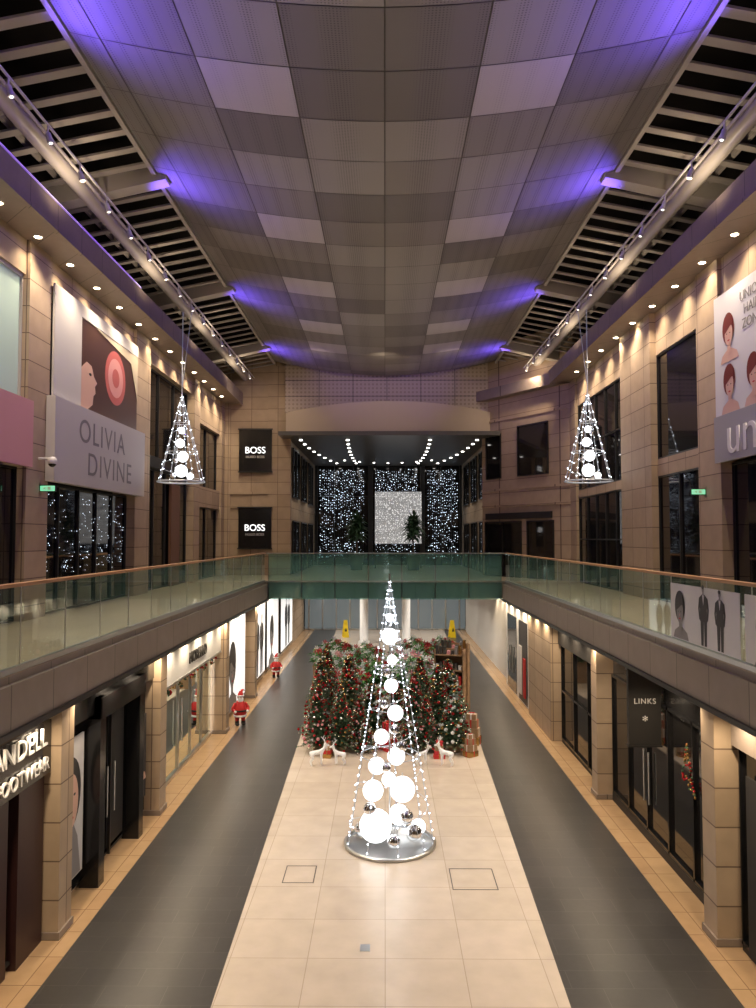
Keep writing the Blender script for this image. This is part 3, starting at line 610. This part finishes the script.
def flowers(seed,cols,w,d,h,n):
    r=random.Random(seed); b=B(); b.box(-w,w,-d,d,0,h*.45,WOOD); b.box(-w-.03,w+.03,-d-.03,d+.03,h*.45-.05,h*.45,WOOD)
    for i in range(n):
        x=r.uniform(-w,w);y=r.uniform(-d,d);z=h*.45+r.uniform(.1,h*.55)*(1-.4*abs(x)/w); b.beam((x*.8,y*.8,h*.45),(x,y,z),.008,GREEN2,3); c=r.choice(cols); s=r.uniform(.10,.17); ph=r.random()*6
        if c is not GREEN2:
          for k in range(6):
            a=ph+k*PI/3; b.add([(x,y-.0,z),(x+math.cos(a-.35)*s*.6,y-.04,z+math.sin(a-.35)*s*.6),(x+math.cos(a)*s,y-.02,z+math.sin(a)*s),(x+math.cos(a+.35)*s*.6,y-.04,z+math.sin(a+.35)*s*.6)],[(0,1,2,3)],c)
        for k in range(4):
            a=ph+k*1.6; b.add([(x,y,z-.06),(x+math.cos(a-.3)*s,y+math.sin(a-.3)*s,z-.06),(x+math.cos(a)*s*1.8,y+math.sin(a)*s*1.8,z-.14),(x+math.cos(a+.3)*s,y+math.sin(a+.3)*s,z-.06)],[(0,1,2,3)],GREEN2)
    return b.mesh('flower_display')
fm=[flowers(1,(SNOW,SNOW,SNOW,POINP,GREEN2),.7,.5,2.1,170),flowers(2,(POINR,POINR,SNOW,GREEN2,GREEN2),.6,.5,1.8,150),flowers(3,(GREEN2,GREEN2,SNOW,POINR),.8,.6,2.2,160)]
for x,y,k,s in((-1.2,27.9,1,1.05),(1.0,28.0,0,1.15),(-.2,27.2,1,.75),(-1.9,29.9,0,1.),(-.5,29.6,2,.9),(1.7,30.4,1,1.),(.5,30.6,0,1.),(-.9,32.0,2,1.),(-2.3,33.4,2,1.),(1.2,33.0,2,1.05),(2.5,34.8,2,.95),(.1,26.5,1,.6)): inst('flower_display',fm[k],(x,y,0),0,s)
b=B()
for x in(-.5,.46): b.box(x,x+.04,-.22,.22,0,2.3,WOOD)
b.box(-.5,.5,.19,.22,0,2.3,WOOD)
for z in(.1,.6,1.1,1.6,2.1): 
    b.box(-.5,.5,-.22,.22,z,z+.04,WOOD)
    for i in range(7): x=-.42+i*.13; b.box(x-.045,x+.045,-.15,0,z+.04,z+.04+random.uniform(.12,.36),random.choice((WHITE,RED,POINP,BG,TERRA,PRG)))
sm=b.mesh('display_shelf')
for x,y,r in((2.35,27.6,-.3),(2.65,29.0,-.3)): inst('display_shelf',sm,(x,y,0),r,1.08)
for x in(-2.5,2.7): spot('display_fill_spot',(x*2,21,14),(x*.3,26,1),1200,WARM2,34,.8,.08)  # added warm fill spots, no fittings, to light the Christmas display
def reindeer():
    V=[(0,0,.52),(.17,0,.55),(-.2,0,.53),(.30,0,.68),(.36,0,.82),(.46,0,.80),(.53,0,.76)]; R=[.10,.115,.10,.06,.06,.04,.028]; E=[(0,1),(0,2),(1,3),(3,4),(4,5),(5,6)]
    def add(p,r,par): V.append(p);R.append(r);E.append((par,len(V)-1)); return len(V)-1
    for s in(-1,1):
        a=add((.18,.07*s,.44),.05,1); a=add((.19,.08*s,.24),.028,a); a=add((.175,.08*s,.10),.02,a); add((.2,.08*s,0.02),.024,a)
        a=add((-.22,.07*s,.42),.065,2); a=add((-.16,.08*s,.30),.04,a); a=add((-.26,.08*s,.18),.022,a); a=add((-.245,.08*s,.06),.019,a); add((-.22,.08*s,.02),.024,a)
        add((.33,.09*s,.88),.018,4)
        a=add((.34,.05*s,.92),.013,4); a=add((.28,.13*s,1.04),.011,a); add((.34,.16*s,1.16),.008,a); add((.2,.16*s,1.12),.008,a)
    add((-.31,0,.58),.028,2)
    me=bpy.data.meshes.new('reindeer_skeleton'); me.from_pydata(V,E,[]); o=bpy.data.objects.new('tmp_skel',me); S.collection.objects.link(o)
    o.modifiers.new('Skin','SKIN'); sv=me.skin_vertices[0].data
    for i,r in enumerate(R): sv[i].radius=(r,r); sv[i].use_root=(i==0)
    m=o.modifiers.new('Sub','SUBSURF'); m.levels=2; m.render_levels=2
    dg=bpy.context.evaluated_depsgraph_get(); ev=o.evaluated_get(dg); out=bpy.data.meshes.new_from_object(ev)
    bpy.data.objects.remove(o); out.materials.clear(); out.materials.append(SNOW)
    for p in out.polygons: p.use_smooth=True
    return out
rm=reindeer()
for x,y,r,s in((-1.95,21.9,.3,.7),(-1.3,22.0,2.8,.6),(1.05,22.0,.4,.6),(1.75,21.9,2.7,.7)): inst('white_reindeer_figure',rm,(x,y,0),r,s)
def santa():
    b=B(); b.lathe([(0,.28),(.17,.28),(.21,.4),(.2,.55),(.14,.7),(.08,.76),(0,.78)],0,0,RED,16); b.lathe([(.175,.27),(.2,.27),(.21,.33),(.18,.33)],0,0,SNOW,16); b.lathe([(.205,.44),(.218,.44),(.218,.49),(.205,.49)],0,0,BLACKM,16)
    for s in(-1,1):
        b.beam((s*.09,0,.3),(s*.1,-.01,.1),.075,RED,10,.06); b.beam((s*.1,-.01,.14),(s*.1,-.01,.04),.068,BLACKM,10); b.sph((s*.1,-.06,.04),.07,BLACKM,10,7,.55,1,1.5)
        b.beam((s*.14,0,.68),(s*.25,-.03,.52),.058,RED,10,.05); b.beam((s*.25,-.03,.52),(s*.2,-.16,.46),.05,RED,10,.045); b.sph((s*.195,-.19,.455),.045,SNOW,8,6)
    b.sph((0,0,.86),.1,SKIN,14,10); b.sph((0,-.05,.80),.095,SNOW,12,8,1.2,1,.7); b.sph((0,-.105,.87),.02,SKIN,8,6)
    for s in(-1,1): b.sph((s*.035,-.092,.90),.011,BLACKM,6,5)
    b.ring((0,0,.92),.1,.028,SNOW,16,6); b.beam((0,0,.92),(.03,.02,1.06),.1,RED,12,.05); b.beam((.03,.02,1.06),(.11,.02,1.1),.05,RED,10,.02); b.sph((.13,.02,1.08),.035,SNOW,8,6)
    return b.mesh('santa_figure')
sa=santa()
for x,y,s in((-5.05,26.6,1.1),(-5.1,35.6,1.)): inst('santa_figure',sa,(x,y,0),.4,s)
# ---------------------------------------------------------------- world, camera
w=bpy.data.worlds.new('world'); S.world=w; w.use_nodes=True; w.node_tree.nodes['Background'].inputs[0].default_value=(.05,.045,.06,1); w.node_tree.nodes['Background'].inputs[1].default_value=.3
c=bpy.data.cameras.new('camera'); c.sensor_fit='VERTICAL'; c.sensor_height=24; c.lens=18; c.clip_end=200; co=bpy.data.objects.new('camera',c); S.collection.objects.link(co)
co.location=(0,0,EYE); co.rotation_euler=(math.radians(90+2.575),0,math.radians(.53)); S.camera=co
S.view_settings.view_transform='Standard'; S.view_settings.exposure=0
